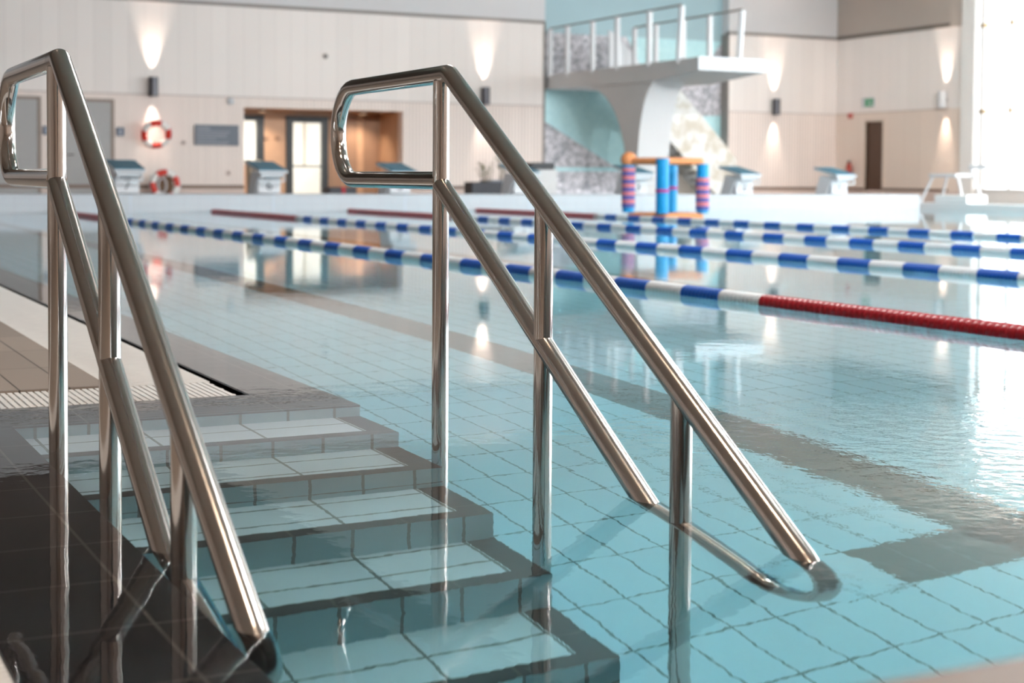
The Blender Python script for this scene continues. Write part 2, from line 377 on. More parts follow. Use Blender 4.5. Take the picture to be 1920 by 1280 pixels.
# overflow edges in dark tile, just under the water film
bm = bx(0.275, YN - 0.05, -D - 0.1, XS, YS, ZE); struct('overflow_edge_left', bm, M_edge)
bm = bmesh.new(); box(bm, 0.275, YS + 0.004, -D - 0.1, XE, 4.14, ZE); box(bm, XS, YS - 0.001, -0.035, XE, YS + 0.004, ZE); struct('overflow_edge_steps', bm, M_edge2)
bm = bmesh.new(); prism(bm, [(1.235, -D - 0.1), (XE, -D - 0.1), (XE, -0.012), (XE - 0.035, ZE), (1.235, ZE)], 'y', 4.14, 30.0)
struct('overflow_edge_far', bm, M_edge)
# dry decks
bm = bx(-10, 4.455, -0.25, 0.91, 33.97, 0.004); struct('floor', bm, M_deck)
bm = bx(-10, -8, -0.25, -0.03, 4.14, 0.004); struct('floor_left', bm, M_deck)
bm = bx(-0.03, -8, -0.25, 0.3, YN - 0.06, 0.004); struct('floor_near', bm, M_deck)
bm = bmesh.new(); box(bm, XS, -8, -D - 0.1, XR + 3.6, YN, 0.30)
bevel(bm, 0.02, 3); struct('raised_pool_end', bm, M_deck2)
bm = bx(-10, YB + 1.3, -0.3, XR, 33.97, 0.03); struct('floor_far', bm, M_deck)
bm = bx(XR, YN, -D - 0.1, XR + 0.35, 33.9, 0.12); struct('pool_kerb', bm, mat('kerb_white', (0.82, 0.83, 0.84, 1), 0.5, noise=0.02))
bm = bx(XR + 0.35, YN, -0.3, 26.68, 33.9, 0.03); struct('floor_right', bm, M_deck)
# gutters with plastic grates
def grate(name, label, x0, y0, x1, y1, along, pitch, lim=None):
    t = thing(name, label, 'drain grate', ((x0 + x1) / 2, (y0 + y1) / 2, 0))
    bm = bx(x0, y0, -0.035, x1, y1, -0.02); obj('grate_tray', bm, M_grateb, t)
    bm = bmesh.new(); L = (x1 - x0) if along == 'y' else (y1 - y0); n = int(L / pitch)
    for i in range(n):
        if along == 'y': box(bm, x0 + i * pitch, y0, -0.02, x0 + i * pitch + pitch * 0.68, y1 - 0.01, 0.0)
        else: box(bm, x0, y0 + i * pitch, -0.02, x1, y0 + i * pitch + pitch * 0.68, 0.0)
    if along == 'y':
        for yy in (y0 + 0.03, (y0 + y1) / 2, y1 - 0.05): box(bm, x0, yy, -0.02, x1, yy + 0.02, -0.003)
    else:
        for xx in (x0 + 0.01, (x0 + x1) / 2, x1 - 0.03): box(bm, xx, y0, -0.02, xx + 0.02, y1, -0.003)
    obj('grate_bars', bm, M_grate, t); return t
grate('drain_grate', 'long white drain grate along the grey deck beyond the left handrail', 0.912, 4.455, 1.205, 25.6, 'x', 0.030)
grate('drain_grate', 'short white drain grate across the head of the pool steps', -1.5, 4.147, 1.205, 4.455, 'y', 0.0185)
grate('drain_grate', 'white drain grate at the bottom left corner beside dark submerged tiles', -0.02, YN - 0.05, 0.272, 4.14, 'x', 0.0185)
bm = bx(-1.5, 4.14, -0.25, 1.21, 4.455, -0.036); box(bm, 0.91, 4.455, -0.25, 1.235, 30, -0.036); box(bm, -0.03, YN - 0.06, -0.25, 0.275, 4.14, -0.036)
struct('gutter_channel', bm, M_grateb)
# water
prof = [(XR, YN), (XR, 30.0), (22.36, 30.0), (22.36, YB + 0.005), (1.235, YB + 0.005), (1.235, 4.14), (0.275, 4.14), (0.275, YN)]
bm = px(prof, 'z', -D - 0.12, 0.0)
w = obj('pool_water', bm, M_water); w['kind'] = 'stuff'; tag(w, 'clear teal pool water with soft ripples filling the tiled basin', 'water')

# bulkhead with starting blocks
bm = bx(1.15, YB, -D - 0.1, 22.36, YB + 1.3, 0.30); bevel(bm, 0.012, 2)
bh = struct('pool_bulkhead', bm, M_bulk)
bm = bmesh.new()
for x in (5.6, 8.05, 10.5, 13.0, 15.5, 18.0, 20.4): box(bm, x - 0.012, YB - 0.004, 0.0, x + 0.012, YB + 0.01, 0.292)
struct('bulkhead_joints', bm, mat('joint_grey', lin((196, 204, 216)), 0.5), bh)

# ------------------------------------------------------------------ hall
YW = 34.0; XW = 26.7; ZC = 4.43; ZT = 5.75; ZS = 2.40; ZP = 0.34
RX0, RX1, RZ = 10.0, 13.88, 2.17      # entrance recess
NX0, NX1 = 17.66, 23.12               # tower niche
def wallpieces(z0, z1, m, name, th=0.3):
    bm = bmesh.new()
    segs = [(-10, RX0), (RX1, NX0), (NX1, XW + 0.3)] if z0 < RZ and z1 <= ZS + 0.01 else [(-10, NX0), (NX1, XW + 0.3)]
    for a, b in segs: box(bm, a, YW, z0, b, YW + th, z1)
    if z0 < RZ and z1 <= ZS + 0.01 and z1 > RZ: box(bm, RX0, YW, RZ, RX1, YW + th, z1)
    return bm
struct('wall_far', wallpieces(ZS, ZC, 0, ''), M_plank)
struct('wall_far_lower', wallpieces(ZP, ZS, 0, ''), M_slat)
struct('wall_far_plinth', wallpieces(-0.2, ZP, 0, ''), M_plinth)
bm = bmesh.new()
for a, b in ((-10, NX0), (NX1, XW + 0.3)): box(bm, a, YW - 0.02, ZC + 0.01, b, YW + 0.3, ZT)
struct('wall_far_upper', bm, M_upper)
bm = bmesh.new()
for a, b in ((-10, NX0), (NX1, XW)): box(bm, a, YW - 0.05, ZC, b, YW + 0.1, ZC + 0.07)
struct('trim_1', bm, M_trim)
bm = bmesh.new()
for a, b in ((-10, RX0), (RX1, NX0), (NX1, XW)): box(bm, a, YW - 0.02, ZP - 0.01, b, YW + 0.05, ZP + 0.07)
struct('baseboard_far', bm, M_base)
bm = bmesh.new()
for a, b in ((-10, NX0), (NX1, XW)): box(bm, a, YW - 0.012, ZS - 0.012, b, YW + 0.05, ZS + 0.008)
struct('trim_2', bm, mat('seam_grey', lin((176, 164, 158)), 0.6))
# right wall with the window front
WY0, WY1, WZ0, WZ1 = -7.4, 29.05, 0.42, 5.3
bm = bmesh.new(); box(bm, XW, WY1, ZS, XW + 0.3, YW, ZC); struct('wall_right', bm, M_planky)
bm = bmesh.new(); box(bm, XW, 32.73, ZP, XW + 0.3, YW, ZS); box(bm, XW, WY1, ZP, XW + 0.3, 32.04, ZS); box(bm, XW, 32.04, 2.16, XW + 0.3, 32.73, ZS)
struct('wall_right_lower', bm, M_beigey)
bm = bmesh.new(); box(bm, XW, WY1, -0.2, XW + 0.3, YW, ZP); struct('wall_right_plinth', bm, M_plinth)
bm = bmesh.new(); box(bm, XW - 0.02, WY1 - 0.02, ZC - 0.02, XW + 0.3, YW, ZT); struct('wall_right_upper', bm, mat('upper_wall_dark', lin((178, 168, 160)), 0.7, noise=0.02))
bm = bmesh.new(); box(bm, XW - 0.05, WY1 + 0.5, ZC, XW + 0.1, YW, ZC + 0.08); struct('trim_3', bm, mat('trim_dark', lin((112, 104, 98)), 0.5))
bm = bmesh.new(); box(bm, XW - 0.02, WY1 + 0.5, ZP, XW + 0.05, 32.04, ZP + 0.06); box(bm, XW - 0.02, 32.73, ZP, XW + 0.05, YW, ZP + 0.06); struct('baseboard_right', bm, M_base)
bm = bmesh.new(); box(bm, XW - 0.012, WY1 + 0.5, ZS - 0.012, XW + 0.05, YW, ZS + 0.008); struct('trim_4', bm, mat('seam_beige', lin((182, 164, 150)), 0.6))
bm = bmesh.new(); box(bm, XW, WY0 - 0.6, WZ1, XW + 0.3, WY1, ZT); box(bm, XW, WY0 - 0.6, -0.2, XW + 0.3, WY1, WZ0); box(bm, XW, WY0 - 0.6, WZ0, XW + 0.3, WY0, WZ1)
struct('wall_right_window', bm, mat('white_plaster', (0.78, 0.77, 0.76, 1), 0.6, noise=0.02))
bm = bmesh.new()
box(bm, XW - 0.10, WY1 - 0.45, 0.03, XW + 0.25, WY1, ZT)                      # thick white post at the window's end
box(bm, XW - 0.05, WY0, WZ0 - 0.05, XW + 0.25, WY1, WZ0)                               # sill
win = struct('window_1', bm, M_beam)
bm = bmesh.new(); ys = [28.42, 27.52] + [27.52 - 1.25 * i for i in range(1, 28)]
for y in ys: tube(bm, [(XW + 0.05, y, WZ0), (XW + 0.05, y, WZ1)], 0.10 if y > 28 else 0.065, 12)
struct('window_mullions', bm, M_beam, win, True)
bm = bmesh.new()
for z in (2.28, 4.35): tube(bm, [(XW + 0.02, WY0, z), (XW + 0.02, WY1 - 0.4, z)], 0.010, 6)
struct('window_cables', bm, M_gold, win)
bm = bmesh.new()
for z in (2.28, 4.35):
    for y in ys: tube(bm, [(XW + 0.05, y, z - 0.035), (XW + 0.05, y, z + 0.035)], 0.115 if y > 28 else 0.08, 12)
struct('window_clamps', bm, M_gold, win, True)
bm = bx(XW + 0.17, WY0, WZ0, XW + 0.175, WY1 - 0.4, WZ1); struct('window_pane', bm, M_pane, win)
# the parts of the hall behind and beside the camera
struct('wall_left', bx(-10.3, -8.3, -0.2, -10, YW + 0.3, ZT), M_wallbrown)
struct('wall_near', bx(-10, -8.3, -0.2, XW + 0.3, -8, ZT), M_wallbrown)
struct('ceiling', bx(9.0, -8.3, ZT, XW + 0.3, YW + 2.2, ZT + 0.3), M_ceil)
struct('ceiling_near', bx(-10.3, -8.3, ZT, 9.0, 15.0, ZT + 0.3), mat('ceiling_wood_part_lit', lin((184, 168, 154)), 0.6, noise=0.1, nscale=2))  # tone lifted in the colour so the rails mirror a brighter ceiling
struct('ceiling_left', bx(-10.3, 15.0, ZT, 9.0, YW + 2.2, ZT + 0.3), mat('ceiling_wood_shaded', lin((112, 96, 84)), 0.6, noise=0.1, nscale=2))  # darkened in the colour, as shade far from the windows
# entrance recess
YR = 35.5
bm = bmesh.new()
box(bm, RX0 - 0.12, YW + 0.3, -0.2, RX0, YR, RZ + 0.2); box(bm, RX1, YW + 0.3, -0.2, RX1 + 0.12, YR, RZ + 0.2)
box(bm, RX0, YW + 0.3, RZ, RX1, YR, RZ + 0.2)
box(bm, RX0, YR, -0.2, 10.2, YR + 0.2, RZ); box(bm, 10.84, YR, -0.2, 11.47, YR + 0.2, RZ); box(bm, 12.53, YR, -0.2, RX1, YR + 0.2, RZ)
box(bm, 10.2, YR, 2.06, 10.84, YR + 0.2, RZ); box(bm, 11.47, YR, 2.06, 12.53, YR + 0.2, RZ)
struct('recess_walls', bm, M_wood)
struct('recess_floor', bx(RX0, YW - 0.03, -0.2, RX1, YR + 0.2, 0.03), M_deck)
bm = bmesh.new()
for x in (12.58, 12.95, 13.45): box(bm, x, YR - 0.02, 0.05, x + (0.33 if x < 13.4 else 0.4), YR, 2.12)
struct('trim_5', bm, M_woodd)
# glazed doors in the recess
bm = bmesh.new()
for a, b in ((11.47, 11.64), (12.38, 12.53)): box(bm, a, YR - 0.05, 0.03, b, YR + 0.1, 2.06)
box(bm, 11.64, YR - 0.05, 1.91, 12.38, YR + 0.1, 2.06); box(bm, 11.64, YR - 0.03, 0.03, 12.38, YR + 0.08, 0.14)
box(bm, 11.64, YR, 0.84, 12.38, YR + 0.03, 0.88)
door = struct('door_1', bm, M_black)
struct('door_pane', bx(11.64, YR + 0.03, 0.14, 12.38, YR + 0.036, 1.91), M_pane, door)
struct('door_muntin', bx(11.93, YR + 0.0, 0.88, 11.96, YR + 0.03, 1.91), M_beige, door)
bm = bmesh.new(); box(bm, 10.2, YR - 0.05, 1.93, 10.92, YR + 0.1, 2.06); box(bm, 10.76, YR - 0.05, 0.7, 10.92, YR + 0.1, 1.93)
win2 = struct('window_2', bm, M_black); struct('window_pane', bx(10.2, YR + 0.03, 0.9, 10.76, YR + 0.036, 1.93), M_pane, win2)
struct('recess_sill', bx(10.2, YR - 0.02, -0.2, 10.84, YR + 0.2, 0.9), M_wood)
# grey doors in the far wall, brown door in the right wall
def plaindoor(name, x0, x1, z1):
    bm = bmesh.new()
    for a, b in ((x0 - 0.07, x0), (x1, x1 + 0.07)): box(bm, a, YW - 0.03, 0.03, b, YW + 0.05, z1 + 0.07)
    box(bm, x0, YW - 0.03, z1, x1, YW + 0.05, z1 + 0.07)
    d = struct(name, bm, M_doorframe)
    struct('door_leaf', bx(x0, YW - 0.016, 0.04, x1, YW + 0.02, z1), M_greydoor, d)
    struct('door_handle', tb([(x0 + 0.1, YW - 0.05, 1.05), (x0 + 0.24, YW - 0.05, 1.05)], 0.012, 8), STEEL, d); return d
plaindoor('door_2', 4.35, 5.47, 2.22); plaindoor('door_3', 5.98, 7.02, 2.20)
bm = bmesh.new(); box(bm, XW - 0.02, 31.99, 0.03, XW + 0.1, 32.04, 2.22); box(bm, XW - 0.02, 32.73, 0.03, XW + 0.1, 32.78, 2.22); box(bm, XW - 0.02, 32.04, 2.16, XW + 0.1, 32.73, 2.22)
d4 = struct('door_4', bm, mat('cream_frame', lin((212, 196, 182)), 0.5)); struct('door_leaf', bx(XW + 0.04, 32.04, 0.03, XW + 0.09, 32.73, 2.16), M_browndoor, d4)

# ------------------------------------------------------------------ tower niche
YT = 34.3
bm = bmesh.new(); box(bm, NX0 - 0.05, YT, -0.2, NX1 + 0.05, YT + 0.2, 4.25); struct('niche_wall', bm, M_mosaic)
bm = bx(NX0 - 0.05, YT - 0.01, 4.25, NX1 + 0.05, YT + 0.2, ZT); struct('niche_wall_upper', bm, M_palet)
def tealpoly(pts):
    return px(pts, 'y', YT - 0.012, YT + 0.01)
bm = bmesh.new()
for pts in ([(NX0, 2.12), (NX0, 3.02), (21.0, 3.02), (21.0, 0.75), (20.0, 0.85)], [(NX0, 0.78), (NX0, 0.88), (20.4, 0.90), (20.4, 0.80)],
            [(22.1, 2.25), (NX1, 2.3), (NX1, 1.0), (22.6, 0.6)], [(20.2, 4.25), (20.6, 3.55), (22.4, 3.3), (NX1, 4.25)]):
    prism(bm, pts, 'y', YT - 0.012, YT + 0.01)
struct('niche_tiling', bm, M_tealtile)
struct('trim_6', bx(NX1 - 0.02, YW - 0.02, 0.03, NX1 + 0.03, YT, ZC), M_trim)
struct('trim_7', bx(NX0 - 0.03, YW - 0.02, 0.03, NX0 + 0.02, YT, ZC), M_trim)

# ------------------------------------------------------------------ stair handrails
def handrail(x, label):
    t = thing('stair_handrail', label, 'handrail', (x, 2.9, -D), 'steel handrails beside the pool steps')
    R = 0.0222
    P = lambda y, z: Vector((x, y, z))
    tdir = Vector((0, -0.8517, -0.5240)).normalized(); nrm = Vector((0, 0.524, -0.8517)).normalized()   # downhill, and towards the lower rail
    apex = P(3.400, 0.857); up = P(1.985, -0.005)
    pts = [P(3.447, 0.600), P(4.055, 0.600)]
    for i in range(1, 16):
        a = -math.pi / 2 + math.pi * i / 16; pts.append(P(4.055 + 0.1285 * math.cos(a), 0.7285 + 0.1285 * math.sin(a)))
    pts += [P(4.055, 0.857), P(3.46, 0.857)]
    obj('grab_loop', tb(pts, R, 28), STEEL, t, True)
    pts = fillet([P(3.46, 0.857), apex, up], [0, 0.035, 0], 8)
    r = 0.1265; c = up + nrm * r
    for i in range(1, 17):
        a = math.pi * i / 16; pts.append(c - nrm * r * math.cos(a) + tdir * r * math.sin(a))
    end = up + nrm * 2 * r; pts.append(P(2.353, end.z + (2.353 - end.y) * 0.615))
    obj('handrail', tb(pts, R, 28), RAIL, t, True)
    lo = [P(3.447 - 0.004, 0.588), P(2.353, 0.588 - (3.443 - 2.353) * 0.612)]
    obj('lower_rail', tb(lo, R, 28), RAIL, t, True)
    for y, zt in ((3.447, 0.842), (2.900, 0.545), (2.353, 0.21)):
        o = obj('post', tb([P(y, -D), P(y, zt)], 0.0205, 28), STEEL, t, True)
        f = bmesh.new(); tube(f, [P(y, -D), P(y, -D + 0.012)], 0.05, 24); obj('flange', f, STEEL, o, True)
    return t
handrail(1.508, 'shiny steel stair handrail in the middle of the picture, standing against the open pool')
handrail(0.595, 'shiny steel stair handrail nearest the left edge, beside the dark submerged tiles')

# ------------------------------------------------------------------ lane ropes
def section(x, y0, y1, m, parent, name, disc=0.035, r=0.043):
    """a row of float discs threaded on the rope"""
    bm = bmesh.new(); n = max(1, int(round((y1 - y0) / disc))); pts = []; rad = []
    for i in range(n):
        a = y0 + (y1 - y0) * i / n; d = (y1 - y0) / n
        for f, q in ((0.02, 0.80), (0.12, 0.97), (0.35, 1.0), (0.65, 1.0), (0.88, 0.97), (0.98, 0.80)):
            pts.append((x, a + f * d, 0.012)); rad.append(r * q)
    tube(bm, pts, rad, 16)
    return obj(name, bm, m, parent, True)
RL = ['lane rope nearest the camera, its thick red end running off the right edge', 'blue and white lane rope second from the front, red only at the far wall',
      'blue and white lane rope third from the front, just before the last one', 'blue and white lane rope farthest from the camera, passing the orange play frame']
for i, (x, c) in enumerate(((4.38, 6.63), (6.98, 6.54), (9.42, 6.66), (11.9, 6.61))):
    t = thing('lane_rope', RL[i], 'lane rope', (x, 13.0, 0), 'lane ropes across the pool')
    obj('rope', tb([(x, YN, 0.012), (x, YB, 0.012)], 0.006, 8), M_cable, t)
    section(x, YN + 0.15, c - 0.525, M_red, t, 'red_float_row', 0.040); section(x, 20.95 + c - 6.6, YB - 0.05, M_red, t, 'red_float_row', 0.040)
    y = c - 0.525; kx = 0
    while y < 20.9:
        y1 = y + 0.35
        if kx % 2 == 0:
            mk = 10.72 if y <= 10.72 < y1 else (15.75 if y <= 15.75 < y1 else None)
            section(x, y + 0.004, y1 - 0.004, M_wfloat, t, 'white_float_row')
            if mk: section(x, mk - 0.03, mk + 0.03, M_red, t, 'marker_float', 0.03, 0.055)
        else: section(x, y + 0.004, y1 - 0.004, M_blue, t, 'blue_float_row')
        y = y1; kx += 1

# ------------------------------------------------------------------ starting blocks
def startblock(x, label, n):
    y = YB; z = 0.30
    t = thing('starting_block', label, 'starting block', (x, y + 0.5, z), 'starting blocks on the white bulkhead')
    prof = [(y + 0.95, z), (y + 0.52, z), (y + 0.20, 0.62), (y + 0.20, 0.70), (y + 0.9, 0.80), (y + 0.72, 0.62)]
    prof = [(y + 0.42, z), (y + 0.80, z), (y + 0.62, 0.70), (y + 0.05, 0.66), (y + 0.05, 0.60), (y + 0.26, 0.58)]
    obj('pedestal', bevel(px(prof, 'x', x - 0.215, x + 0.215), 0.012), M_white, t)
    prof = [(y + 0.0, 0.665), (y + 0.0, 0.705), (y + 0.78, 0.855), (y + 0.78, 0.815)]
    obj('platform', bevel(px(prof, 'x', x - 0.26, x + 0.26), 0.008), M_white, t)
    prof = [(y + 0.03, 0.711), (y + 0.03, 0.730), (y + 0.80, 0.878), (y + 0.80, 0.859)]
    obj('grip_pad', bevel(px(prof, 'x', x - 0.25, x + 0.25), 0.005), M_teal, t)
    g = tb(fillet([(x - 0.2, y + 0.05, 0.66), (x - 0.2, y - 0.02, 0.52), (x + 0.2, y - 0.02, 0.52), (x + 0.2, y + 0.05, 0.66)], [0, 0.05, 0.05, 0]), 0.014, 10)
    obj('grip_bar', g, M_white, t, True)
    bm = bbx(x - 0.2, y + 0.235, 0.32, x + 0.2, y + 0.262, 0.59, 0.004); p = obj('number_plate', bm, M_white, t)
    bm = text_bm(n, 0.25); bmesh.ops.transform(bm, matrix=Matrix.Translation((x, y + 0.233, 0.45)) @ Matrix.Rotation(math.pi / 2, 4, 'X'), verts=bm.verts)
    o = obj('number', bm, M_num, p)
    return t
BL = [(5.6, '7', 'white starting block with teal pad before the lifebuoy on the floor'), (8.05, '6', 'white starting block with teal pad beside the glazed entrance door'),
      (10.5, '5', 'white starting block with teal pad seen through the loop of the middle handrail'), (13.0, '4', 'white starting block mostly hidden behind the slope of the middle handrail'),
      (15.5, '3', 'white starting block behind the blue columns of the play frame'), (18.0, '2', 'white starting block at the foot of the white tower stair'),
      (20.4, '1', 'white starting block last on the right, before the brown door')]
for x, n, l in BL: startblock(x, l, n)

# ------------------------------------------------------------------ floating play frame
cx, cy = 12.75, 20.45
rv = Vector((0.897, -0.443, 0)); fv = Vector((0.443, 0.897, 0))
def at(a, b, z=0): return Vector((cx, cy, z)) + rv * a + fv * b
t = thing('play_frame', 'floating foam play frame with orange rings on blue and striped columns', 'pool toy', (cx, cy, 0))
cor = [(-0.56, 0.05), (-0.08, -0.46), (0.58, -0.1), (0.15, 0.46)]
for z, nm in ((0.88, 'top_ring'), (0.03, 'base_ring')):
    ring = [at(a, b, z) for a, b in cor]; n = len(ring); pts = []
    for i in range(n):
        A, B, C = ring[i - 1], ring[i], ring[(i + 1) % n]
        for q in range(7):
            s = q / 6; p0 = B + (A - B).normalized() * 0.1; p2 = B + (C - B).normalized() * 0.1
            pts.append(p0 * (1 - s) ** 2 + B * 2 * s * (1 - s) + p2 * s * s)
    obj(nm, tb(pts, 0.055, 16, True), M_orange, t, True)
for i, (a, b) in enumerate(cor):
    p = at(a, b); striped = i in (0, 2); r = 0.10
    z0 = 0.08; z1 = 0.84 if i != 1 else 0.92
    c = obj('column', tb([(p.x, p.y, z0), (p.x, p.y, z1)], r if not striped else r * 0.96, 20), M_cyan, t, True)
    if striped:
        for j in range(10):
            za = (0.16 if i == 0 else 0.13) + j * 0.062
            if za + 0.05 > 0.80 - (0.14 if i == 2 else 0): break
            obj('stripe', tb([(p.x, p.y, za), (p.x, p.y, za + 0.062)], r * 1.06, 20), M_pink if j % 2 else M_navy, c, True)
    else:
        zb = 0.40 if i == 1 else 0.44
        obj('band', tb([(p.x, p.y, zb), (p.x, p.y, zb + 0.05)], r * 1.05, 20), M_magenta, c, True)
p = at(*cor[0]); bm = bmesh.new(); bmesh.ops.create_uvsphere(bm, u_segments=20, v_segments=12, radius=0.125); bmesh.ops.transform(bm, matrix=Matrix.Translation((p.x, p.y, 0.90)), verts=bm.verts)
obj('corner_ball', bm, M_orange, t, True)

# ------------------------------------------------------------------ diving tower
TX0, TX1, TZ, TY = 17.75, 19.45, 3.16, 27.2
t = thing('diving_tower', 'white diving tower with railed platform, curved column and stair in the teal niche', 'diving tower', (18.6, 30.5, 0.03))
bm = px([(TY, TZ - 0.27), (TY, TZ), (34.2, TZ), (34.2, TZ - 0.33), (29.3, TZ - 0.42)], 'x', TX0, TX1); plat = obj('platform', bm, M_whitec, t)
obj('platform_lip', bx(TX0 - 0.01, TY - 0.03, TZ - 0.27, TX1 + 0.01, TY + 0.02, TZ + 0.01), M_white, plat)
def bez(p0, p1, p2, n=10): return [((1 - s) ** 2 * p0[0] + 2 * s * (1 - s) * p1[0] + s * s * p2[0], (1 - s) ** 2 * p0[1] + 2 * s * (1 - s) * p1[1] + s * s * p2[1]) for s in [i / n for i in range(n + 1)]]
prof = bez((29.72, 0.03), (29.72, 2.55), (28.9, TZ - 0.36)) + bez((32.3, TZ - 0.36), (30.15, 2.75), (30.05, 0.03))
obj('column', px(prof, 'x', TX0 + 0.03, TX0 + 0.85), M_whitec, t, True)
def railing(x, ys, lean, parent):
    r = obj('railing', tb([(x, ys[0] + 0.0, TZ + 1.15), (x, ys[-1] - (0.12 if lean else 0), TZ + 1.15)], 0.022, 12), M_trim, parent, True)
    for i, y in enumerate(ys):
        dy = -0.12 if (lean and i == len(ys) - 1) else 0
        obj('railing_post', tb([(x, y, TZ - 0.08), (x, y + dy, TZ + 1.13)], 0.068, 10), M_white, r, True)
railing(TX0 + 0.02, [33.9, 33.0, 31.75, 30.6, 29.2, 28.0], True, t)
railing(TX1 - 0.03, [32.6, 31.6, 30.4, 29.3, 28.15], True, t)
# landing and stair going down to the right along the niche
obj('landing', bx(TX1, 31.9, TZ - 0.25, 20.2, 34.2, TZ), M_whitec, t)
k = NT('speckled_panel'); tc = k.n('ShaderNodeTexCoord'); nz = k.n('ShaderNodeTexNoise'); nz.inputs['Scale'].default_value = 3.2; nz.inputs['Detail'].default_value = 3
k.l(tc.outputs['Object'], nz.inputs['Vector']); cr = k.n('ShaderNodeValToRGB')
cr.color_ramp.elements[0].position = 0.38; cr.color_ramp.elements[0].color = lin((186, 178, 162)); cr.color_ramp.elements[1].position = 0.56; cr.color_ramp.elements[1].color = lin((214, 214, 212))
k.l(nz.outputs['Fac'], cr.inputs[0]); k.l(cr.outputs[0], k.b.inputs['Base Color']); k.b.inputs['Roughness'].default_value = 0.4
M_speck = k.m
pp = [(19.5, 2.45), (19.5, 2.92), (20.25, 2.92), (22.05, 1.12), (22.05, 0.05), (21.62, 0.05), (19.85, 1.78)]
for yy in (32.0, 33.2): obj('stair_parapet', px(pp, 'y', yy, yy + 0.05), M_speck, t)
for i in range(15):
    xx = 20.1 + 1.7 * i / 14; zz = 2.6 - 2.35 * i / 14
    obj('tread', bx(xx, 32.05, zz, xx + 0.24, 33.2, zz + 0.05), M_whitec, t)
obj('upper_parapet', px([(19.10, TZ), (19.10, 4.28), (19.3, 4.2), (20.15, 3.35), (20.15, TZ)], 'y', 33.3, 33.36), M_white, t)
obj('stair_undercroft', px([(20.02, 0.03), (21.45, 0.03), (20.02, 1.35)], 'y', 32.5, 33.1), mat('undercroft_grey', lin((150, 144, 136)), 0.7), t)

# ------------------------------------------------------------------ wall lamps
def sconce(p, nrm, label, m=None):
    m = m or M_sconce
    x, y, z = p; c = Vector(p) + Vector(nrm) * 0.14
    t = thing('wall_lamp', label, 'wall lamp', (x, y, z), 'cylindrical wall lamps')
    bm = bmesh.new(); tube(bm, [(c.x, c.y, z - 0.21), (c.x, c.y, z + 0.21)], 0.105, 24, cap=False)
    tube(bm, [(c.x, c.y, z - 0.16), (c.x, c.y, z + 0.16)], 0.095, 24); obj('shade', bm, m, t, True)
    a = Vector(p); b = c; bm = bmesh.new(); tube(bm, [a + (b - a) * 0.02, b], 0.04, 12); obj('bracket', bm, M_sconce, t, True)
    warm = (1.0, 0.79, 0.66)
    for s in (1, -1):
        o = spot('lamp_light', (c.x, c.y, z + s * 0.17), Vector((0, 0, s)) - Vector(nrm) * 0.13, 26 if s > 0 else 17, warm, 46, t, 1.0, 0.05)
    return t
sconce((7.92, YW, 2.565), (0, -1, 0), 'dark cylinder wall lamp above the two lifebuoys')
sconce((15.99, YW, 2.595), (0, -1, 0), 'dark cylinder wall lamp to the left of the tower niche')
sconce((24.6, YW, 2.555), (0, -1, 0), 'dark cylinder wall lamp to the right of the tower')
sconce((XW, 29.66, 2.62), (-1, 0, 0), 'pale cylinder wall lamp beside the tall window', mat('pale_metal', lin((206, 208, 212)), 0.4))

# lifebuoys
def lifebuoy(c, tilt, label, rx=0.0):
    t = thing('lifebuoy', label, 'lifebuoy', c)
    R, r = 0.265, 0.062
    M = Matrix.Rotation(tilt, 4, 'Y') @ Matrix.Rotation(rx, 4, 'X')
    def arc(a0, a1, n, rr, R2=R):
        return [Vector(c) + M @ Vector((R2 * math.cos(a0 + (a1 - a0) * i / n), 0, R2 * math.sin(a0 + (a1 - a0) * i / n))) for i in range(n + 1)]
    obj('ring', tb([p for p in arc(0, 2 * math.pi, 48, r)][:-1], r, 16, True), M_wfloat if False else mat('lifebuoy_white', (0.85, 0.84, 0.82, 1), 0.4), t, True)
    for q in range(4):
        a = 0.26 + q * math.pi / 2
        obj('red_band', tb(arc(a - 0.42, a + 0.42, 10, r), r * 1.04, 16), mat('lifebuoy_red', lin((214, 54, 40)), 0.4), t, True)
    bm = bmesh.new()
    tube(bm, [p for p in arc(0, 2 * math.pi, 40, r, R + 0.075)][:-1], 0.008, 8, True); obj('grab_line', bm, M_wfloat, t, True)
    return t
lifebuoy((7.96, YW - 0.22, 1.52), 0.15, 'red and white lifebuoy hung on the slatted wall under a lamp', 0.45)
lb = lifebuoy((8.02, YW - 0.75, 0.42), 0.0, 'red and white lifebuoy standing on the floor below the hung one', -0.1)
t = thing('lifebuoy_rack', 'low pale rack behind the standing lifebuoy', 'rack', (8.02, YW - 0.4, 0.03))
obj('rack_plate', bx(7.78, YW - 0.46, 0.03, 8.26, YW - 0.42, 0.60), M_brown, t); obj('rack_foot', bx(7.72, YW - 0.62, 0.03, 8.32, YW - 0.30, 0.07), M_beige, t)
obj('rope_coil', tb([(8.02 + 0.09 * math.cos(a * 0.4), YW - 0.50, 0.40 + 0.16 * math.sin(a * 0.4)) for a in range(0, 62)], 0.02, 8), M_wfloat, t, True)

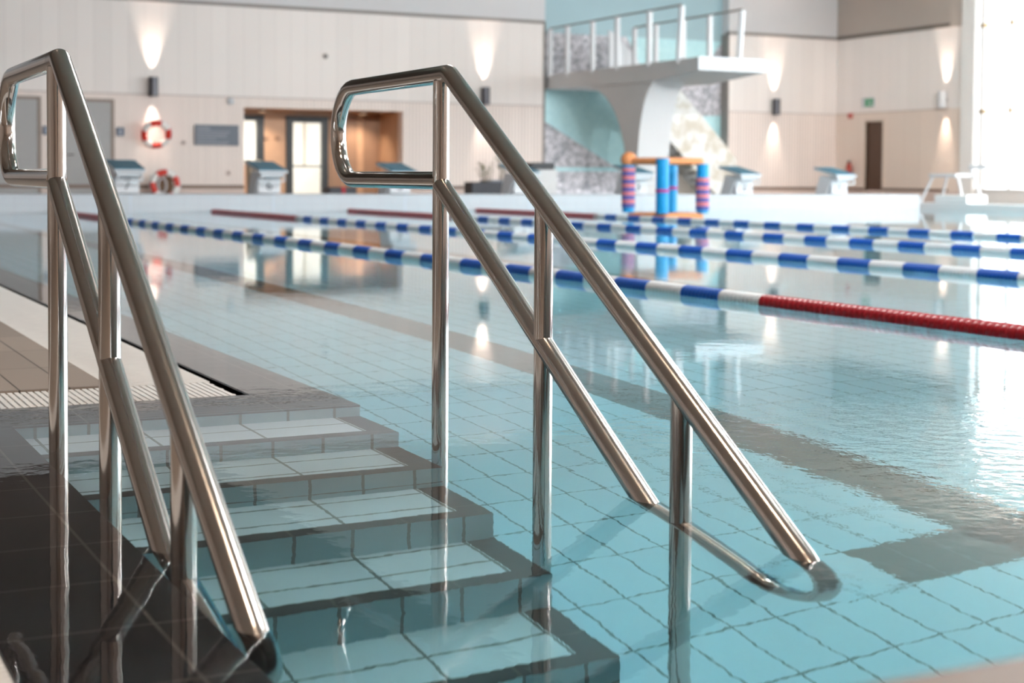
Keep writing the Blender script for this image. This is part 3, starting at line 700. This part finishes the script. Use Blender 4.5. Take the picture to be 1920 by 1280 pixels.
# signs and small wall fittings
t = thing('wall_sign', 'wide slate-grey information board on the slatted wall left of the entrance', 'sign', (9.36, YW, 1.53))
obj('board', bbx(8.86, YW - 0.05, 1.30, 9.87, YW - 0.01, 1.76, 0.006), mat('sign_slate', lin((104, 112, 124)), 0.5), t)
bm = bmesh.new()
for i, (z, a, b) in enumerate(((1.70, 8.9, 9.2), (1.65, 8.9, 9.22), (1.60, 8.9, 9.66), (1.54, 8.9, 9.6), (1.49, 8.9, 9.58), (1.43, 8.9, 9.34), (1.37, 8.9, 9.64), (1.33, 8.9, 9.6))): box(bm, a, YW - 0.056, z - 0.012, b, YW - 0.049, z + 0.012)
obj('printed_lines', bm, mat('sign_print', lin((146, 150, 160)), 0.6), t)
for x, l in ((5.66, 'small square slate door sign seen through the left handrail loop'), (7.22, 'small square slate door sign right of the second grey door')):
    t = thing('door_sign', l, 'sign', (x, YW, 1.56)); obj('plate', bbx(x - 0.085, YW - 0.03, 1.47, x + 0.085, YW - 0.012, 1.66, 0.004), mat('sign_blue', lin((92, 104, 124)), 0.5), t)
    bm = bmesh.new(); box(bm, x - 0.02, YW - 0.034, 1.50, x + 0.02, YW - 0.029, 1.60); tube(bm, [(x, YW - 0.034, 1.622), (x, YW - 0.029, 1.622)], 0.018, 10); obj('figure', bm, mat('sign_figure', lin((186, 192, 202)), 0.5), t)
t = thing('wall_sensor', 'round white domed fitting high on the slatted wall above the information board', 'sensor', (9.69, YW, 2.30))
obj('dome', tb([(9.69, YW - 0.01, 2.30), (9.69, YW - 0.06, 2.30), (9.69, YW - 0.09, 2.30)], [0.085, 0.08, 0.03], 20), M_white, t, True)
t = thing('wall_sensor', 'tiny grey detector high on the plain plank wall', 'sensor', (11.94, YW, 3.40))
obj('dome', tb([(11.94, YW - 0.005, 3.40), (11.94, YW - 0.06, 3.40)], [0.06, 0.045], 16), M_trim, t, True)
for x, z, l in ((8.62, 1.35, 'small pinkish wall switch between lifebuoy and information board'), (9.63, 0.68, 'small twin socket low on the slatted wall under the information board')):
    o = obj('wall_socket', bbx(x - 0.045, YW - 0.03, z - 0.045, x + 0.045, YW - 0.012, z + 0.045, 0.005), mat('socket_grey', lin((190, 170, 164)), 0.5)); tag(o, l, 'socket')
    q = obj('socket_insert', bx(x - 0.02, YW - 0.034, z - 0.02, x + 0.02, YW - 0.029, z + 0.02), M_doorframe, o)
for x, l in ((10.98, 'dark round speaker on the wooden recess wall, the left one'), (11.26, 'dark round speaker on the wooden recess wall, next to the glazed door')):
    o = obj('wall_speaker', tb([(x, YR - 0.005, 1.52), (x, YR - 0.05, 1.52)], [0.06, 0.05], 16), M_woodd, None, True); tag(o, l, 'speaker')
t = thing('exit_sign', 'green and white escape sign above the brown door', 'sign', (XW, 32.6, 2.66))
obj('sign_box', bbx(XW - 0.05, 32.38, 2.55, XW - 0.01, 32.86, 2.79, 0.005), M_white, t); bm = bx(XW - 0.056, 32.40, 2.57, XW - 0.049, 32.72, 2.77); obj('green_panel', bm, M_green, t)
bm = bmesh.new(); box(bm, XW - 0.06, 32.52, 2.60, XW - 0.055, 32.57, 2.70); tube(bm, [(XW - 0.06, 32.55, 2.73), (XW - 0.055, 32.55, 2.73)], 0.02, 10)
prism(bm, [(32.47, 2.60), (32.50, 2.60), (32.47, 2.66), (32.44, 2.66)], 'x', XW - 0.06, XW - 0.055); obj('running_figure', bm, M_white, t)
o = obj('fire_alarm', bbx(XW - 0.07, 33.28, 2.27, XW - 0.01, 33.42, 2.41, 0.01), mat('alarm_red', lin((200, 110, 100)), 0.5)); tag(o, 'small red alarm sounder on the right wall near the corner', 'alarm')
obj('sounder_grille', tb([(XW - 0.07, 33.35, 2.34), (XW - 0.08, 33.35, 2.34)], 0.04, 12), M_red, o)
t = thing('fire_extinguisher', 'red fire extinguisher on the right wall, over the last starting block', 'extinguisher', (XW, 33.3, 0.7))
obj('cylinder', tb([(XW - 0.1, 33.3, 0.62), (XW - 0.1, 33.3, 1.0), (XW - 0.1, 33.3, 1.07)], [0.075, 0.075, 0.03], 16), mat('extinguisher_red', lin((170, 60, 48)), 0.4), t, True)
obj('valve', bx(XW - 0.13, 33.27, 1.07, XW - 0.07, 33.33, 1.13), M_black, t); obj('bracket', bx(XW - 0.04, 33.25, 0.70, XW - 0.01, 33.35, 0.95), M_trim, t)

# ------------------------------------------------------------------ things on the far deck
t = thing('waste_bin', 'tall slim beige bin beside the entrance recess', 'bin', (9.07, 30.2, 0.03))
obj('bin_body', bevel(px([(8.98, 0.20), (9.16, 0.20), (9.18, 0.86), (8.96, 0.86)], 'y', 30.05, 30.35), 0.02), M_beige, t)
obj('bin_lid', bbx(8.94, 30.02, 0.86, 9.20, 30.38, 0.94, 0.02), M_beige, t); obj('bin_base', bx(8.97, 30.05, 0.03, 9.17, 30.35, 0.20), M_brown, t); obj('bin_slot', bx(9.0, 30.03, 0.70, 9.14, 30.06, 0.78), M_brown, t)
t = thing('equipment_crate', 'low dark crate with a red strap in front of the wooden recess', 'crate', (11.0, 30.0, 0.03))
obj('crate_body', bbx(10.55, 29.8, 0.03, 11.15, 30.2, 0.40, 0.02), M_pot, t); obj('strap', bx(10.82, 29.79, 0.03, 10.9, 30.21, 0.405), M_red, t)
def plant(c, h, n, spread, label, w, d, ph, m):
    t = thing('planter', label, 'potted plant', (c[0], c[1], 0.03))
    b = bevel(bx(c[0] - w, c[1] - d, 0.03, c[0] + w, c[1] + d, ph), 0.015); obj('trough', b, m, t)
    rng = random.Random(int(c[0] * 100)); bm = bmesh.new(); sb = bmesh.new()
    for i in range(n):
        a = rng.uniform(0, 6.28); l = rng.uniform(0.5, 1.0) * h; x = c[0] + rng.uniform(-0.3, 0.1) * w; y = c[1] + rng.uniform(-0.5, 0.5) * d
        tip = Vector((x + math.cos(a) * spread * rng.random(), y + math.sin(a) * spread * rng.random(), ph + l)); base = Vector((x, y, ph - 0.03))
        tube(sb, [base, (base + tip) / 2 + Vector((0, 0, 0.05)), tip], [0.008, 0.006, 0.003], 6)
        for q in range(7):
            s = 0.35 + 0.65 * q / 6; p = base.lerp(tip, s); b2 = rng.uniform(0, 6.28); dr = Vector((math.cos(b2), math.sin(b2), rng.uniform(-0.2, 0.6))).normalized(); sd = dr.cross(Vector((0, 0, 1))).normalized() * 0.032
            L = rng.uniform(0.08, 0.15)
            vs = [bm.verts.new(v) for v in (p, p + dr * L * 0.5 + sd, p + dr * L, p + dr * L * 0.5 - sd)]; bm.faces.new(vs)
    obj('foliage', bm, M_leaf, t); obj('stems', sb, M_stem, t); return t
plant((13.85, 29.2), 0.48, 9, 0.22, 'low dark trough planter with straggly green plants beyond the bulkhead', 0.46, 0.2, 0.52, M_pot)
plant((15.05, 30.9), 0.62, 6, 0.2, 'grey trough planter with a tall sprig, left of the striped column', 0.50, 0.22, 0.56, M_greybox)
t = thing('storage_cart', 'white poolside box with a black lid behind the middle handrail', 'storage box', (15.2, 29.4, 0.03))
obj('box_body', bbx(14.92, 29.2, 0.03, 15.5, 29.6, 0.80, 0.02), M_whitec, t); obj('box_lid', bbx(14.86, 29.16, 0.80, 15.42, 29.64, 0.94, 0.02), M_black, t)

# lifeguard stand on the right kerb
t = thing('lifeguard_stand', 'white tubular poolside stand on a white box below the tall window', 'lifeguard chair', (23.5, 25.6, 0.12))
obj('base_box', bbx(23.02, 24.9, 0.12, 23.6, 25.9, 0.30, 0.02), mat('stand_white', (0.85, 0.86, 0.87, 1), 0.4), t)
for a, b in (((23.2, 26.55, 0.12), (23.3, 26.25, 0.72)), ((23.75, 26.5, 0.12), (23.65, 26.2, 0.72)), ((23.2, 25.2, 0.14), (23.3, 25.5, 0.72)), ((23.75, 25.2, 0.14), (23.65, 25.5, 0.95))): obj('leg', tb([a, b], 0.03, 10), M_white, t, True)
obj('seat', bbx(23.2, 25.45, 0.68, 23.75, 26.3, 0.76, 0.02), M_white, t); obj('backrest', bbx(23.6, 24.95, 0.86, 23.68, 25.5, 0.95, 0.02), M_white, t)

# ------------------------------------------------------------------ ceiling and recess lamps
def downlight(x, y, z, e, label, grp, r=0.12, mname='lamp_warm'):
    t = thing('ceiling_lamp', label, 'ceiling lamp', (x, y, z), grp)
    bm = bmesh.new(); tube(bm, [(x, y, z), (x, y, z - 0.05)], r, 20); obj('housing', bm, M_trim, t, True)
    bm = bmesh.new(); tube(bm, [(x, y, z - 0.05), (x, y, z - 0.056)], r * 0.85, 20); obj('diffuser', bm, emis(mname, (1.0, 0.68, 0.42, 1), e), t, True)
for i, x in enumerate((10.7, 13.2)):
    downlight(x, 34.9, RZ, 0.10, ('warm recessed lamp in the wooden entrance soffit, left one', 'warm recessed lamp in the wooden entrance soffit, right one')[i], 'recess lamps', 0.1)
    spot('recess_light', (x, 34.9, RZ - 0.08), (0, 0.25, -1), 11, (1.0, 0.84, 0.68), 120, None, 0.8, 0.08)

# lobby behind the glazed entrance
bm = bmesh.new(); box(bm, 9.6, YR + 4.0, -0.2, 14.2, YR + 4.2, 2.7); box(bm, 9.5, YR + 0.2, -0.2, 9.7, YR + 4.2, 2.7); box(bm, 14.1, YR + 0.2, -0.2, 14.3, YR + 4.2, 2.7)
box(bm, 9.5, YR + 0.2, 2.6, 14.3, YR + 4.2, 2.8); struct('lobby_walls', bm, mat('lobby_white', (0.80, 0.80, 0.76, 1), 0.7, noise=0.03))
la = bpy.data.lights.new('lobby_lamp', 'AREA'); la.shape = 'RECTANGLE'; la.size = 2.4; la.size_y = 0.5; la.energy = 17; la.color = (1.0, 0.98, 0.95)
lo = bpy.data.objects.new('lobby_lamp', la); COL.objects.link(lo); lo.location = (11.9, YR + 2.0, 2.55)
# outside the windows
struct('outside_ground', bx(XW + 0.4, -40, -0.3, 110, 80, -0.1), M_outside)
t = thing('white_building', 'pale building with grey window bands seen through the tall window', 'building', (60, 55, -0.1))
obj('facade', bx(48, 30, -0.1, 62, 90, 7.0), M_outwall, t)
obj('window_band', bx(47.9, 32, 3.9, 48.05, 88, 4.7), M_outglass, t); obj('window_band', bx(47.9, 32, 1.8, 48.05, 88, 2.3), M_outglass, t)
struct('lobby_floor', bx(9.6, YR + 0.2, -0.2, 14.2, YR + 4.0, 0.03), M_deck)
for o in THINGS:
    if '_base' in o: del o['_base']
